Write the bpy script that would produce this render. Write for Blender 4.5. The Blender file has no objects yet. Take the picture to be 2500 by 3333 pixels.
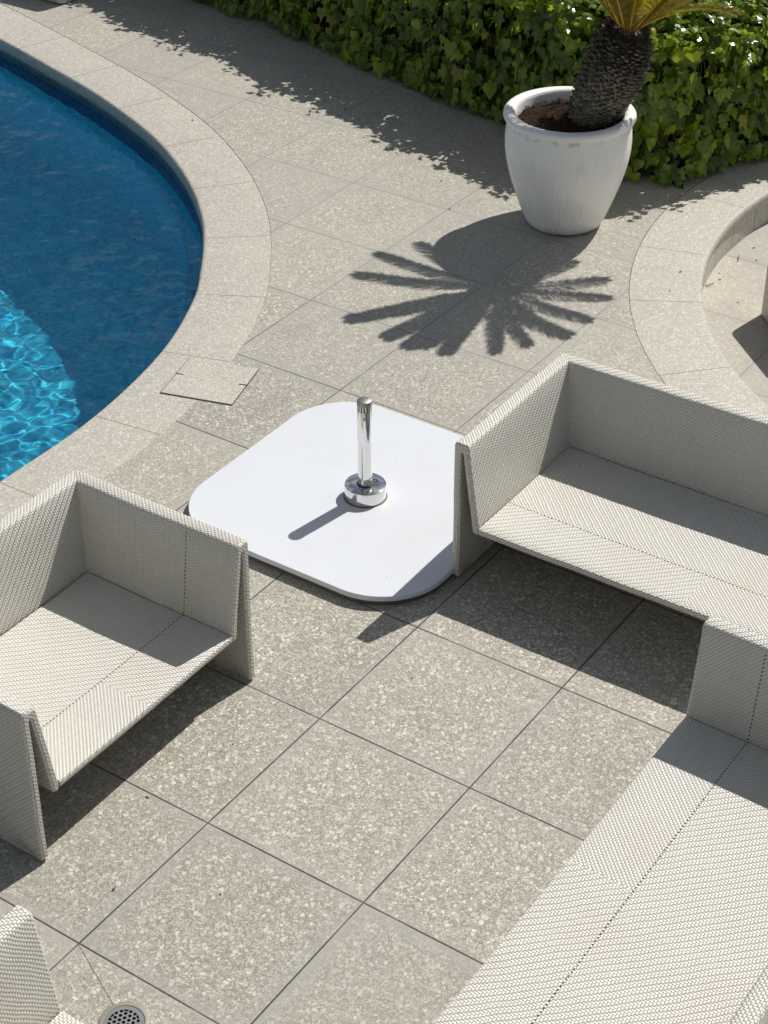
import bpy, bmesh, math, random
from mathutils import Vector, Matrix, noise, geometry

SC = bpy.context.scene
COL = SC.collection
rnd = random.Random(7)

# ------------------------------------------------------------------ camera
cam_d = bpy.data.cameras.new('camera')
cam_d.sensor_fit = 'VERTICAL'; cam_d.sensor_height = 36.0; cam_d.lens = 36.0 * 5853.277 / 3333.0
cam_d.clip_start = 0.05; cam_d.clip_end = 400
cam = bpy.data.objects.new('camera', cam_d); COL.objects.link(cam)
right = Vector((0.82532799, 0.56463931, -0.00401931)).normalized()
fwd = Vector((-0.46572846, 0.67669167, -0.57025029)).normalized()
up = right.cross(fwd)
m = Matrix((right, up, -fwd)).transposed().to_4x4()
m.translation = Vector((2.79568, -2.470176, 4.050304))
cam.matrix_world = m
SC.camera = cam

# ------------------------------------------------------------------ light
SUN_EL = math.radians(49.2)
SH = Vector((math.cos(math.radians(-100.0)), math.sin(math.radians(-100.0))))   # way the shadows fall
sun_d = bpy.data.lights.new('sun', 'SUN'); sun_d.energy = 4.6; sun_d.angle = math.radians(0.5)
sun_d.color = (1.0, 0.962, 0.91)
sun = bpy.data.objects.new('sun', sun_d); COL.objects.link(sun)
sdir = Vector((SH.x * math.cos(SUN_EL), SH.y * math.cos(SUN_EL), -math.sin(SUN_EL)))
sun.rotation_euler = sdir.to_track_quat('-Z', 'Y').to_euler()
sun.location = (2, 8, 9)
sun_d.cycles.is_caustics_light = True
w = bpy.data.worlds.new('World'); SC.world = w; w.use_nodes = True
nt = w.node_tree
bg = nt.nodes['Background']
sky = nt.nodes.new('ShaderNodeTexSky'); sky.sky_type = 'NISHITA'; sky.sun_disc = False
sky.sun_elevation = SUN_EL
sky.sun_rotation = math.atan2(-SH.x, -SH.y)
hs = nt.nodes.new('ShaderNodeHueSaturation'); hs.inputs['Saturation'].default_value = .85   # thin summer haze
nt.links.new(sky.outputs[0], hs.inputs['Color']); bg.inputs[1].default_value = 0.056
# thin clouds added to the unseen sky for pale streaks reflected in the water
tc_ = nt.nodes.new('ShaderNodeTexCoord'); mp = nt.nodes.new('ShaderNodeMapping'); mp.inputs['Scale'].default_value = (1, 1, 2.6)
nz_ = nt.nodes.new('ShaderNodeTexNoise'); nz_.inputs['Scale'].default_value = 3.4; nz_.inputs['Detail'].default_value = 6; nz_.inputs['Roughness'].default_value = .58
mr_ = nt.nodes.new('ShaderNodeMapRange'); mr_.interpolation_type = 'SMOOTHSTEP'
for k_, v_ in ((1, .47), (2, .66), (3, 0.0), (4, .75)): mr_.inputs[k_].default_value = v_
cm_ = nt.nodes.new('ShaderNodeMix'); cm_.data_type = 'RGBA'; cm_.inputs[7].default_value = (11.0, 11.0, 11.2, 1)
nt.links.new(tc_.outputs['Generated'], mp.inputs[0]); nt.links.new(mp.outputs[0], nz_.inputs['Vector']); nt.links.new(nz_.outputs[0], mr_.inputs[0])
nt.links.new(mr_.outputs[0], cm_.inputs[0]); nt.links.new(hs.outputs[0], cm_.inputs[6]); nt.links.new(cm_.outputs[2], bg.inputs[0])
SC.view_settings.view_transform = 'Standard'; SC.view_settings.look = 'None'
SC.view_settings.exposure = 0; SC.view_settings.gamma = 1
SC.render.engine = 'CYCLES'
SC.cycles.use_denoising = True
SC.cycles.max_bounces = 10; SC.cycles.transmission_bounces = 8; SC.cycles.transparent_max_bounces = 8

# ------------------------------------------------------------------ helpers
def obj(name, verts, faces, mat, parent=None, uv=None, uv2=None, smooth=False, loc=None):
    me = bpy.data.meshes.new(name)
    me.from_pydata([tuple(v) for v in verts], [], faces)
    if uv is not None:
        l = me.uv_layers.new(name='UVMap'); k = 0
        for f in uv:
            for q in f:
                l.data[k].uv = q; k += 1
    if uv2 is not None:
        l = me.uv_layers.new(name='Border'); k = 0
        for f in uv2:
            for q in f:
                l.data[k].uv = q; k += 1
    for mm in (mat if isinstance(mat, (list, tuple)) else [mat]):
        me.materials.append(mm)
    if smooth:
        me.polygons.foreach_set('use_smooth', [True] * len(me.polygons))
    o = bpy.data.objects.new(name, me); COL.objects.link(o)
    if parent: o.parent = parent
    if loc is not None: o.location = loc
    return o

def bm_obj(name, bm, mat, parent=None, smooth=False, loc=None, angle=None):
    me = bpy.data.meshes.new(name); bm.to_mesh(me); bm.free()
    for mm in (mat if isinstance(mat, (list, tuple)) else [mat]):
        me.materials.append(mm)
    if smooth:
        me.polygons.foreach_set('use_smooth', [True] * len(me.polygons))
        if angle is not None:
            me.set_sharp_from_angle(angle=math.radians(angle))
    o = bpy.data.objects.new(name, me); COL.objects.link(o)
    if parent: o.parent = parent
    if loc is not None: o.location = loc
    return o

def tag(o, label, cat, group=None):
    o['label'] = label; o['category'] = cat
    if group: o['group'] = group
    return o

def struct(o):
    o['kind'] = 'structure'; return o

def empty(name, loc, rz=0, label=None, cat=None, group=None):
    o = bpy.data.objects.new(name, None); COL.objects.link(o)
    o.location = loc; o.rotation_euler = (0, 0, rz); o.empty_display_size = .1
    if label: tag(o, label, cat, group)
    return o

class NG:
    """small wrapper for writing node maths"""
    def __init__(self, name):
        self.mat = bpy.data.materials.new(name); self.mat.use_nodes = True
        self.t = self.mat.node_tree; self.bsdf = self.t.nodes['Principled BSDF']; self.out = self.t.nodes['Material Output']
    def n(self, typ, **kw):
        x = self.t.nodes.new(typ)
        for k, v in kw.items(): setattr(x, k, v)
        return x
    def link(self, a, b): self.t.links.new(a, b)
    def put(self, sock, v):
        if isinstance(v, (int, float)): sock.default_value = v
        elif isinstance(v, (tuple, list)): sock.default_value = (*v, 1.0) if (len(v) == 3 and len(sock.default_value) == 4) else v
        else: self.link(v, sock)
    def m(self, op, a, b=0.0, c=0.0):
        x = self.n('ShaderNodeMath', operation=op)
        self.put(x.inputs[0], a)
        self.put(x.inputs[1], b)
        self.put(x.inputs[2], c)
        return x.outputs[0]
    def ss(self, v, lo, hi, a=0.0, b=1.0):
        x = self.n('ShaderNodeMapRange', interpolation_type='SMOOTHSTEP')
        self.put(x.inputs[0], v); self.put(x.inputs[1], lo); self.put(x.inputs[2], hi); self.put(x.inputs[3], a); self.put(x.inputs[4], b)
        return x.outputs[0]
    def mix(self, f, a, b, blend='MIX'):
        x = self.n('ShaderNodeMix', data_type='RGBA', blend_type=blend)
        self.put(x.inputs[0], f); self.put(x.inputs[6], a); self.put(x.inputs[7], b)
        return x.outputs[2]
    def noise(self, vec, scale, detail=2.0, rough=.5, dim='3D'):
        x = self.n('ShaderNodeTexNoise', noise_dimensions=dim)
        if vec is not None: self.link(vec, x.inputs['Vector'])
        x.inputs['Scale'].default_value = scale; x.inputs['Detail'].default_value = detail; x.inputs['Roughness'].default_value = rough
        return x.outputs[0]
    def vor(self, vec, scale, feature='F1', rand=1.0):
        x = self.n('ShaderNodeTexVoronoi', feature=feature)
        self.link(vec, x.inputs['Vector']); x.inputs['Scale'].default_value = scale; x.inputs['Randomness'].default_value = rand
        return x
    def white(self, vec):
        x = self.n('ShaderNodeTexWhiteNoise', noise_dimensions='3D'); self.link(vec, x.inputs['Vector']); return x
    def sep(self, v):
        x = self.n('ShaderNodeSeparateXYZ'); self.link(v, x.inputs[0]); return x.outputs
    def comb(self, a, b, c=0.0):
        x = self.n('ShaderNodeCombineXYZ'); self.put(x.inputs[0], a); self.put(x.inputs[1], b); self.put(x.inputs[2], c); return x.outputs[0]
    def pos(self):
        return self.n('ShaderNodeTexCoord').outputs['Object']
    def bump(self, h, strength=.3, dist=.002):
        x = self.n('ShaderNodeBump'); x.inputs['Strength'].default_value = strength; x.inputs['Distance'].default_value = dist
        self.link(h, x.inputs['Height']); self.link(x.outputs[0], self.bsdf.inputs['Normal']); return x
    def fin(self, col=None, rough=None, metal=None, spec=None):
        b = self.bsdf
        if col is not None: self.put(b.inputs['Base Color'], col)
        if rough is not None: self.put(b.inputs['Roughness'], rough)
        if metal is not None: self.put(b.inputs['Metallic'], metal)
        if spec is not None: self.put(b.inputs['Specular IOR Level'], spec)
        return self.mat

# ------------------------------------------------------------------ materials
def terrazzo(name, scale, dark, light, tile=None, off=(0, 0), fine=False, warm=.5, jw=.0028):
    g = NG(name); p = g.pos()
    # irregular stone chips at two sizes, cut flat
    warp = g.n('ShaderNodeVectorMath', operation='ADD')
    nz = g.n('ShaderNodeTexNoise'); g.link(p, nz.inputs['Vector']); nz.inputs['Scale'].default_value = scale * 1.4; nz.inputs['Detail'].default_value = 1
    sc = g.n('ShaderNodeVectorMath', operation='SCALE'); g.link(nz.outputs[1], sc.inputs[0]); sc.inputs[3].default_value = .35 / scale
    g.link(p, warp.inputs[0]); g.link(sc.outputs[0], warp.inputs[1]); wp = warp.outputs[0]
    if tile:
        x, y, z = g.sep(p)
        tx = g.m('DIVIDE', g.m('SUBTRACT', x, off[0]), tile); ty = g.m('DIVIDE', g.m('SUBTRACT', y, off[1]), tile)
        cx = g.m('FLOOR', tx); cy = g.m('FLOOR', ty); fx = g.m('SUBTRACT', tx, cx); fy = g.m('SUBTRACT', ty, cy)
        ex = g.m('MULTIPLY', g.m('MINIMUM', fx, g.m('SUBTRACT', 1.0, fx)), tile)
        ey = g.m('MULTIPLY', g.m('MINIMUM', fy, g.m('SUBTRACT', 1.0, fy)), tile)
        wn = g.white(g.comb(cx, cy, 3.1)); r1 = wn.outputs[0]
        rc = g.n('ShaderNodeSeparateColor'); g.link(wn.outputs[1], rc.inputs[0]); r2, r3 = rc.outputs[0], rc.outputs[1]
    def chips(s, keep, thr):
        f1 = g.vor(wp, s); e = g.vor(wp, s, 'DISTANCE_TO_EDGE')
        c = g.n('ShaderNodeSeparateColor'); g.link(f1.outputs['Color'], c.inputs[0])
        k = g.m('LESS_THAN', c.outputs[0], keep)
        lo = g.m('ADD', thr, g.m('MULTIPLY', c.outputs[2], .16))
        mask = g.m('MULTIPLY', g.ss(g.m('SUBTRACT', e.outputs['Distance'], lo), 0.0, .035), k)
        return mask, c.outputs[1], c.outputs[2]
    m1, v1, h1 = chips(scale, .66, .05)
    m2, v2, h2 = chips(scale * 1.9, .66, .05)
    m3, v3, h3 = chips(scale * 4.3, .62, .04)
    big = g.noise(p, 1.7, 3, .6); fineN = g.noise(p, 260, 2, .6); mid = g.noise(p, 7, 3, .65)
    base = g.mix(mid, dark, tuple(c * 1.28 for c in dark))
    def chipcol(v, h):
        a = g.mix(g.m('POWER', v, 1.3), tuple(c * .5 for c in light), light)
        return g.mix(g.m('MULTIPLY', h, warm), a, (light[0] * 1.02, light[1] * .92, light[2] * .78))
    c = g.mix(g.m('MULTIPLY', m3, .75), base, chipcol(v3, h3))
    c = g.mix(g.m('MULTIPLY', m2, .85), c, chipcol(v2, h2))
    c = g.mix(g.m('MULTIPLY', m1, .55 if fine else .95), c, chipcol(v1, h1))
    c = g.mix(g.ss(big, .4, .72, 0, .10), c, (light[0] * .78, light[1] * .76, light[2] * .72))
    h = g.m('ADD', g.m('MULTIPLY', fineN, .5), g.m('MULTIPLY', m1, .4))
    if tile:
        e = g.m('MINIMUM', ex, ey)
        en = g.m('ADD', e, g.m('MULTIPLY', g.m('SUBTRACT', mid, .5), .07))
        haze = g.m('MULTIPLY', g.ss(en, .075, .0), g.m('ADD', .25, g.m('MULTIPLY', r3, .5)))
        c = g.mix(haze, c, (.36, .345, .315))
        # tile to tile difference in tone and warmth
        far = g.ss(y, 2.4, 4.4)  # far slabs and joints lightened in colour, imitating distance haze
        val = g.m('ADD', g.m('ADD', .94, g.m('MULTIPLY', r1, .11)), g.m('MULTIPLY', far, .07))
        tint = g.mix(r2, (.985, .993, .982), (1.012, .997, .972))
        c = g.mix(1.0, c, tint, 'MULTIPLY')
        vv = g.comb(val, val, val); c = g.mix(1.0, c, vv, 'MULTIPLY')
        c = g.mix(g.m('ADD', g.m('MULTIPLY', g.m('POWER', r3, 1.4), .32), g.m('MULTIPLY', g.ss(y, 2.4, 4.4), .22)), c, g.mix(mid, (.37, .35, .305), (.43, .41, .36)))   # some slabs are worn paler and flatter; distance haze painted on far ones
        st = g.ss(g.noise(p, 3.1, 5, .7), .52, .75, 0, .24)
        c = g.mix(st, c, (.21, .19, .165))
        jn = g.noise(p, 3.2, 4, .75)
        jwv = g.m('ADD', jw * .55, g.m('MULTIPLY', jn, jw * .9))
        near = g.ss(e, .012, .003)
        c = g.mix(g.m('MULTIPLY', near, .25), c, (.3, .27, .23))
        lip_glint = g.m('MULTIPLY', g.ss(g.m('ABSOLUTE', g.m('SUBTRACT', e, .0052)), .003, .0008), g.ss(jn, .4, .6))
        c = g.mix(g.m('MULTIPLY', lip_glint, .55), c, (.46, .44, .40))  # pale line beside joints: chamfer highlight painted into the colour
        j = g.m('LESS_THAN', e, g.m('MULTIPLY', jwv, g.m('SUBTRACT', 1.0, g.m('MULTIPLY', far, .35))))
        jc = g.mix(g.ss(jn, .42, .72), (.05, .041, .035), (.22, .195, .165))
        jc = g.mix(g.m('MULTIPLY', far, .6), jc, (.31, .29, .25))       # far joints paler, distance haze painted into their colour
        c = g.mix(j, c, jc)
        h = g.m('SUBTRACT', h, g.m('MULTIPLY', g.ss(e, jw * 1.6, jw * .6), 6.0))
    g.bump(h, .25, .0012)
    g.fin(c, g.m('ADD', .48, g.m('MULTIPLY', mid, .25)), 0, .35)
    return g.mat

def woven(name, col, pitch=.0078, border=.215):
    g = NG(name)
    uvn = g.n('ShaderNodeUVMap', uv_map='UVMap').outputs[0]; bo = g.n('ShaderNodeUVMap', uv_map='Border').outputs[0]
    u, v, _ = g.sep(uvn); bd, bs, _ = g.sep(bo)
    # hand made strands wander a little
    p = g.pos(); wob = g.m('MULTIPLY', g.m('SUBTRACT', g.noise(p, 9, 2), .5), pitch * 1.1)
    x = g.m('DIVIDE', g.m('ADD', u, wob), pitch); y = g.m('DIVIDE', g.m('ADD', v, wob), pitch)
    inb = g.m('LESS_THAN', bd, border)                      # edge band: herringbone that turns at the middle
    flip = g.m('MULTIPLY', inb, g.m('LESS_THAN', bs, 0.0))
    x = g.m('MULTIPLY', x, g.m('SUBTRACT', 1.0, g.m('MULTIPLY', flip, 2.0)))
    i = g.m('FLOOR', x); j = g.m('FLOOR', y)
    fu = g.m('SUBTRACT', x, i); fv = g.m('SUBTRACT', y, j)
    a = g.m('FLOORED_MODULO', g.m('ADD', i, y), 4.0); b = g.m('FLOORED_MODULO', g.m('ADD', j, x), 4.0)
    s = g.m('FLOORED_MODULO', g.m('ADD', i, j), 4.0)
    warp = g.m('LESS_THAN', s, 2.0)
    # outside the band the weave is a plainer basket
    def prof(t, c):
        hump = g.m('POWER', g.m('MAXIMUM', g.m('SINE', g.m('MULTIPLY', t, math.pi)), 0.0), .55)
        d = g.m('ABSOLUTE', g.m('SUBTRACT', g.m('MULTIPLY', c, 2.0), 1.0))
        return g.m('MULTIPLY', hump, g.m('SUBTRACT', 1.0, g.m('MULTIPLY', g.m('POWER', d, 4.0), .42)))
    hw = prof(g.m('MULTIPLY', a, .5), fu)
    hf = prof(g.m('MULTIPLY', g.m('SUBTRACT', b, 2.0), .5), fv)
    h = g.m('ADD', g.m('MULTIPLY', warp, hw), g.m('MULTIPLY', g.m('SUBTRACT', 1.0, warp), hf))
    rn = g.white(g.comb(g.m('ADD', g.m('MULTIPLY', warp, i), g.m('MULTIPLY', g.m('SUBTRACT', 1.0, warp), j)), warp, .5)).outputs[0]
    big = g.noise(p, 3.2, 4, .6)
    c = g.mix(g.m('MULTIPLY', rn, .45), col, tuple(k * .86 for k in col))
    c = g.mix(g.ss(big, .4, .75, 0, .3), c, (col[0] * .88, col[1] * .84, col[2] * .76))
    c = g.mix(g.ss(h, .54, .08), c, (.065, .056, .042))     # gaps between strands, their shade painted into the colour
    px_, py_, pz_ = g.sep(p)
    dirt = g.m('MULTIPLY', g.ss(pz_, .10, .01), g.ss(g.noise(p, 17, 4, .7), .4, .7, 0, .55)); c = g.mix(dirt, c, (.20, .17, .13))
    seam = g.m('LESS_THAN', g.m('ABSOLUTE', g.m('SUBTRACT', bd, border)), .0022)
    dash = g.m('LESS_THAN', g.m('FLOORED_MODULO', g.m('DIVIDE', bs, pitch * 1.9), 1.0), .5)
    c = g.mix(g.m('MULTIPLY', seam, dash), c, (.02, .017, .014))
    g.bump(h, 1.0, .0032)
    g.fin(c, g.m('ADD', .26, g.m('MULTIPLY', big, .16)), 0, .6)
    return g.mat

def simple(name, col, rough=.5, metal=0, var=.12, scale=20, bump=0, spec=.5):
    g = NG(name); p = g.pos(); n = g.noise(p, scale, 4, .6)
    c = g.mix(n, tuple(k * (1 - var) for k in col), tuple(min(1, k * (1 + var)) for k in col))
    if bump: g.bump(n, bump, .004)
    return g.fin(c, rough, metal, spec)

M = {}
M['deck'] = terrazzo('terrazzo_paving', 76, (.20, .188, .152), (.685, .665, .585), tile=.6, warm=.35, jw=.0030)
M['low'] = terrazzo('terrazzo_lower', 66, (.33, .31, .27), (.66, .62, .55), tile=.6, off=(.075, .09), warm=.5)
M['coping'] = terrazzo('terrazzo_coping', 82, (.325, .311, .266), (.76, .735, .655), fine=True)
M['weave'] = woven('woven_cream', (.72, .697, .62))
M['gap'] = simple('dark_mortar', (.05, .043, .038), .9)

# white stone plate
g = NG('white_plate'); p = g.pos(); n1 = g.noise(p, 900, 1); n2 = g.noise(p, 4, 4, .6)
c = g.mix(g.ss(n1, .66, .74), (.655, .68, .715), (.57, .59, .62)); c = g.mix(g.ss(n2, .45, .75, 0, .3), c, (.60, .60, .585))
x, y, z = g.sep(p)
rr = g.m('SQRT', g.m('ADD', g.m('MULTIPLY', x, x), g.m('MULTIPLY', y, y)))
edge = g.m('MULTIPLY', g.ss(z, .043, .036), g.ss(g.noise(p, 26, 4, .7), .56, .74, 0, .75)); c = g.mix(edge, c, (.20, .17, .13))
spk = g.vor(p, 9); c = g.mix(g.m('LESS_THAN', spk.outputs['Distance'], .022), c, (.2, .19, .17))
M['plate'] = g.fin(c, .38, 0, .4)

# metals
def metal(name, col, rough, rs=60):
    g = NG(name); p = g.pos(); n = g.noise(p, rs, 4, .65)
    g.bump(g.noise(p, 14, 2), .05, .002)
    return g.fin(g.mix(n, tuple(k * .9 for k in col), col), g.m('ADD', rough, g.m('MULTIPLY', n, .08)), 1.0)
M['chrome'] = metal('polished_steel', (.80, .79, .77), .05)
M['steel'] = metal('brushed_steel', (.36, .36, .355), .42)
M['black'] = simple('black_rubber', (.02, .02, .02), .6)
M['rust'] = simple('rust_stain', (.23, .13, .06), .9, var=.4, scale=80)

# planter
g = NG('white_glaze'); p = g.pos(); x, y, z = g.sep(p)
ang = g.m('ARCTAN2', y, x)
rib = g.m('SINE', g.m('ADD', g.m('MULTIPLY', ang, 150.0), g.m('MULTIPLY', g.noise(p, 7, 2), 9.0)))
ribm = g.m('MULTIPLY', g.ss(g.noise(p, 5, 2), .42, .62), g.ss(z, .5, .38)); drip = g.noise(g.comb(g.m('MULTIPLY', ang, 3.5), g.m('MULTIPLY', z, 2.5)), 4, 4, .7)
c = g.mix(g.ss(drip, .42, .75, 0, .45), (.87, .86, .83), (.78, .765, .725))
dirt = g.m('MULTIPLY', g.ss(g.m('ABSOLUTE', g.m('SUBTRACT', z, .548)), .025, .0), g.ss(g.noise(p, 22, 5, .75), .47, .62)); c = g.mix(g.m('MULTIPLY', dirt, .6), c, (.34, .31, .22))
c = g.mix(g.m('MULTIPLY', g.ss(z, .06, .0), g.ss(g.noise(p, 14, 4, .7), .4, .7, 0, .7)), c, (.40, .36, .29))
g.bump(g.m('ADD', g.m('MULTIPLY', g.m('MULTIPLY', rib, ribm), 1.0), g.noise(p, 12, 3)), .5, .005)
M['pot'] = g.fin(c, .42, 0, .45)

g = NG('soil'); p = g.pos(); n = g.noise(p, 70, 5, .75); n2 = g.vor(p, 90).outputs['Distance']
c = g.mix(n, (.018, .011, .008), (.10, .06, .038)); c = g.mix(g.m('LESS_THAN', n2, .10), c, (.30, .23, .16))
g.bump(n, 1.0, .02); M['soil'] = g.fin(c, .95, 0, .1)

def leaf_mat(name, cols, trans=.35, rough=.32, tcol=(.35, .55, .05), spec=.5):
    g = NG(name)
    ri = g.n('ShaderNodeNewGeometry').outputs['Random Per Island']
    cr = g.n('ShaderNodeValToRGB'); g.link(ri, cr.inputs[0])
    els = cr.color_ramp.elements
    els[0].position = 0; els[0].color = (*cols[0], 1); els[1].position = 1; els[1].color = (*cols[-1], 1)
    for k, q in enumerate(cols[1:-1]):
        e = els.new((k + 1) / (len(cols) - 2) * (.97 if len(cols) > 5 else .6)); e.color = (*q, 1)
    n = g.noise(g.pos(), 30, 3); c = g.mix(g.ss(n, .3, .8, 0, .35), cr.outputs[0], (.02, .035, .008))
    g.fin(c, rough, 0, spec)
    tr = g.n('ShaderNodeBsdfTranslucent')
    g.link(g.mix(.6, c, tcol, 'MIX'), tr.inputs[0])
    mx = g.n('ShaderNodeMixShader'); mx.inputs[0].default_value = trans
    g.link(g.bsdf.outputs[0], mx.inputs[1]); g.link(tr.outputs[0], mx.inputs[2]); g.link(mx.outputs[0], g.out.inputs[0])
    return g.mat
M['ivy'] = leaf_mat('ivy_leaf', [(.030, .070, .009), (.07, .14, .013), (.13, .225, .016), (.20, .30, .02), (.33, .41, .03), (.30, .20, .05)], .40, .22, (.70, .84, .03))
M['ivystem'] = simple('ivy_stem', (.05, .04, .02), .8)
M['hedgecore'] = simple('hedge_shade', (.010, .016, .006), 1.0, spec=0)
M['frond'] = leaf_mat('cycad_leaflet', [(.13, .15, .016), (.21, .20, .022), (.29, .235, .028)], .42, .4, (.60, .48, .03))
M['rachis'] = simple('frond_stalk', (.52, .27, .04), .5)
g = NG('cycad_bark'); ri = g.n('ShaderNodeNewGeometry').outputs['Random Per Island']; p = g.pos(); n = g.noise(p, 45, 4, .7)
x, y, z = g.sep(p); lowm = g.ss(z, .40, .10)
c = g.mix(ri, (.10, .085, .07), (.27, .235, .18)); c2 = g.mix(ri, (.12, .108, .08), (.38, .345, .26)); c = g.mix(lowm, c, c2); c = g.mix(g.ss(n, .45, .8, 0, .7), c, (.03, .025, .02)); g.bump(n, .6, .01)
M['bark'] = g.fin(c, .9, 0, .15)
M['fibre'] = simple('dry_fibre', (.085, .072, .062), .9, var=.65, scale=60, spec=.1)
M['dry'] = simple('dry_leaf', (.035, .024, .015), .8, var=.4)

# pool tiles
g = NG('pool_mosaic'); uvn = g.n('ShaderNodeUVMap', uv_map='UVMap').outputs[0]; u, v, _ = g.sep(uvn)
T = .026
tu = g.m('DIVIDE', u, T); tv = g.m('DIVIDE', v, T); iu = g.m('FLOOR', tu); iv = g.m('FLOOR', tv)
fu = g.m('SUBTRACT', tu, iu); fv = g.m('SUBTRACT', tv, iv)
e = g.m('MINIMUM', g.m('MINIMUM', fu, g.m('SUBTRACT', 1.0, fu)), g.m('MINIMUM', fv, g.m('SUBTRACT', 1.0, fv)))
r = g.white(g.comb(iu, iv, 1.0)).outputs[0]
c = g.mix(r, (.012, .31, .57), (.08, .67, .76))
c = g.mix(g.m('MULTIPLY', g.m('LESS_THAN', e, .06), .5), c, (.15, .40, .48))
M['mosaic'] = g.fin(c, .3, 0, .4)
g = NG('waterline_mosaic'); uvn = g.n('ShaderNodeUVMap', uv_map='UVMap').outputs[0]; u, v, _ = g.sep(uvn)
tu = g.m('DIVIDE', u, .03); tv = g.m('DIVIDE', v, .03); iu = g.m('FLOOR', tu); iv = g.m('FLOOR', tv)
fu = g.m('SUBTRACT', tu, iu); fv = g.m('SUBTRACT', tv, iv)
e = g.m('MINIMUM', g.m('MINIMUM', fu, g.m('SUBTRACT', 1.0, fu)), g.m('MINIMUM', fv, g.m('SUBTRACT', 1.0, fv)))
r = g.white(g.comb(iu, iv, 1.0)).outputs[0]
top = g.m('GREATER_THAN', v, -.119)
c = g.mix(r, (.004, .025, .10), (.010, .06, .19)); c = g.mix(top, c, g.mix(r, (.012, .03, .05), (.03, .06, .07)))
c = g.mix(g.m('LESS_THAN', e, .07), c, g.mix(top, (.02, .06, .14), (.30, .36, .32)))
M['waterline'] = g.fin(c, .25, 0, .5)
g = NG('pool_water'); g.t.nodes.remove(g.bsdf)
gl = g.n('ShaderNodeBsdfGlass'); gl.inputs['Color'].default_value = (.84, .97, 1.0, 1); gl.inputs['Roughness'].default_value = 0; gl.inputs['IOR'].default_value = 1.333
df = g.n('ShaderNodeBsdfDiffuse'); df.inputs['Color'].default_value = (.0, .34, .72, 1)     # light scattered back by the water itself
mx = g.n('ShaderNodeMixShader'); mx.inputs[0].default_value = .045
g.link(gl.outputs[0], mx.inputs[1]); g.link(df.outputs[0], mx.inputs[2]); g.link(mx.outputs[0], g.out.inputs[0]); M['water'] = g.mat

# ------------------------------------------------------------------ curves
def catmull(pts, n=12):
    out = []
    P = [Vector(p) for p in pts]
    for k in range(len(P) - 1):
        p0 = P[k - 1] if k else P[0] * 2 - P[1]; p1 = P[k]; p2 = P[k + 1]; p3 = P[k + 2] if k + 2 < len(P) else P[-1] * 2 - P[-2]
        for q in range(n):
            t = q / n
            out.append(.5 * ((2 * p1) + (-p0 + p2) * t + (2 * p0 - 5 * p1 + 4 * p2 - p3) * t * t + (-p0 + 3 * p1 - 3 * p2 + p3) * t ** 3))
    out.append(P[-1]); return out
def resample(pts, step):
    out = [pts[0]]; acc = 0
    for a, b in zip(pts, pts[1:]):
        L = (b - a).length
        while acc + L >= step:
            t = (step - acc) / L; a = a + (b - a) * t; out.append(a); L = (b - a).length; acc = 0
        acc += L
    return out
def normals2(pts, side=1):
    N = []
    for k in range(len(pts)):
        t = pts[min(k + 1, len(pts) - 1)] - pts[max(k - 1, 0)]; t.normalize(); N.append(Vector((t.y, -t.x)) * side)
    return N

# pool inner edge, from behind the armchair round to the far left
PA = [(-2.02, -3.0), (-1.97, -1.0), (-1.945, .6), (-1.938, 1.66), (-1.958, 2.237), (-2.078, 2.818), (-2.278, 3.296), (-2.461, 3.58), (-2.64, 3.82), (-2.835, 4.04), (-3.126, 4.30), (-3.50, 4.56), (-3.864, 4.755), (-4.425, 4.985), (-5.02, 5.175), (-5.52, 5.325), (-6.6, 5.62), (-9.0, 6.2)]
inner = resample(catmull(PA, 14), .04)
inN = normals2(inner)           # points away from the water (to +x side)
assert inN[60].x > 0
CW = .345
outer = [a + n * CW for a, n in zip(inner, inN)]

# curved step on the right: circle centres measured from the photo
def arc(c, r, a0, a1, n): return [Vector((c[0] + r * math.cos(a0 + (a1 - a0) * k / n), c[1] + r * math.sin(a0 + (a1 - a0) * k / n))) for k in range(n + 1)]
SCN = (1.53, 5.645)
NOSE_R, BACK_R = 2.045, 2.395
a0, a1 = math.radians(140), math.radians(300)
nose = arc(SCN, NOSE_R, a0, a1, 160); back = arc(SCN, BACK_R, a0, a1, 160)
LOWZ = -.19

def poly_sheet(name, loop, z, mat, flip=False, holes=None):
    vs = [Vector((p[0], p[1], z)) for p in loop]
    tris = geometry.tessellate_polygon([[Vector((p[0], p[1], 0)) for p in loop]])
    fs = []
    for t in tris:
        a, b, c = (vs[i] for i in t)
        fs.append(t if (b - a).cross(c - a).z > 0 else t[::-1])
    return obj(name, vs, fs, mat)

# paving around the pool: bounded by the coping's outer edge and the step's back edge
gapv = .0014
deck_loop = [a + n * (CW + gapv) for a, n in zip(inner, inN)]
deck_loop += [Vector((-9.2, 14)), Vector((-.4, 14))]
bk = [Vector(SCN) + (p - Vector(SCN)) * ((BACK_R + .0007) / BACK_R) for p in back]
deck_loop += bk
deck_loop += [Vector((8, bk[-1].y)), Vector((8, -8)), Vector((deck_loop[0].x, -8))]
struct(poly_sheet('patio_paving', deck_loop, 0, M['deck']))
low_loop = [Vector(SCN) + (p - Vector(SCN)) * 1.02 for p in nose] + [Vector((8, nose[-1].y)), Vector((8, 14)), Vector((-.2, 14))]
struct(poly_sheet('lower_paving', low_loop, LOWZ, M['low']))

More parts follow.
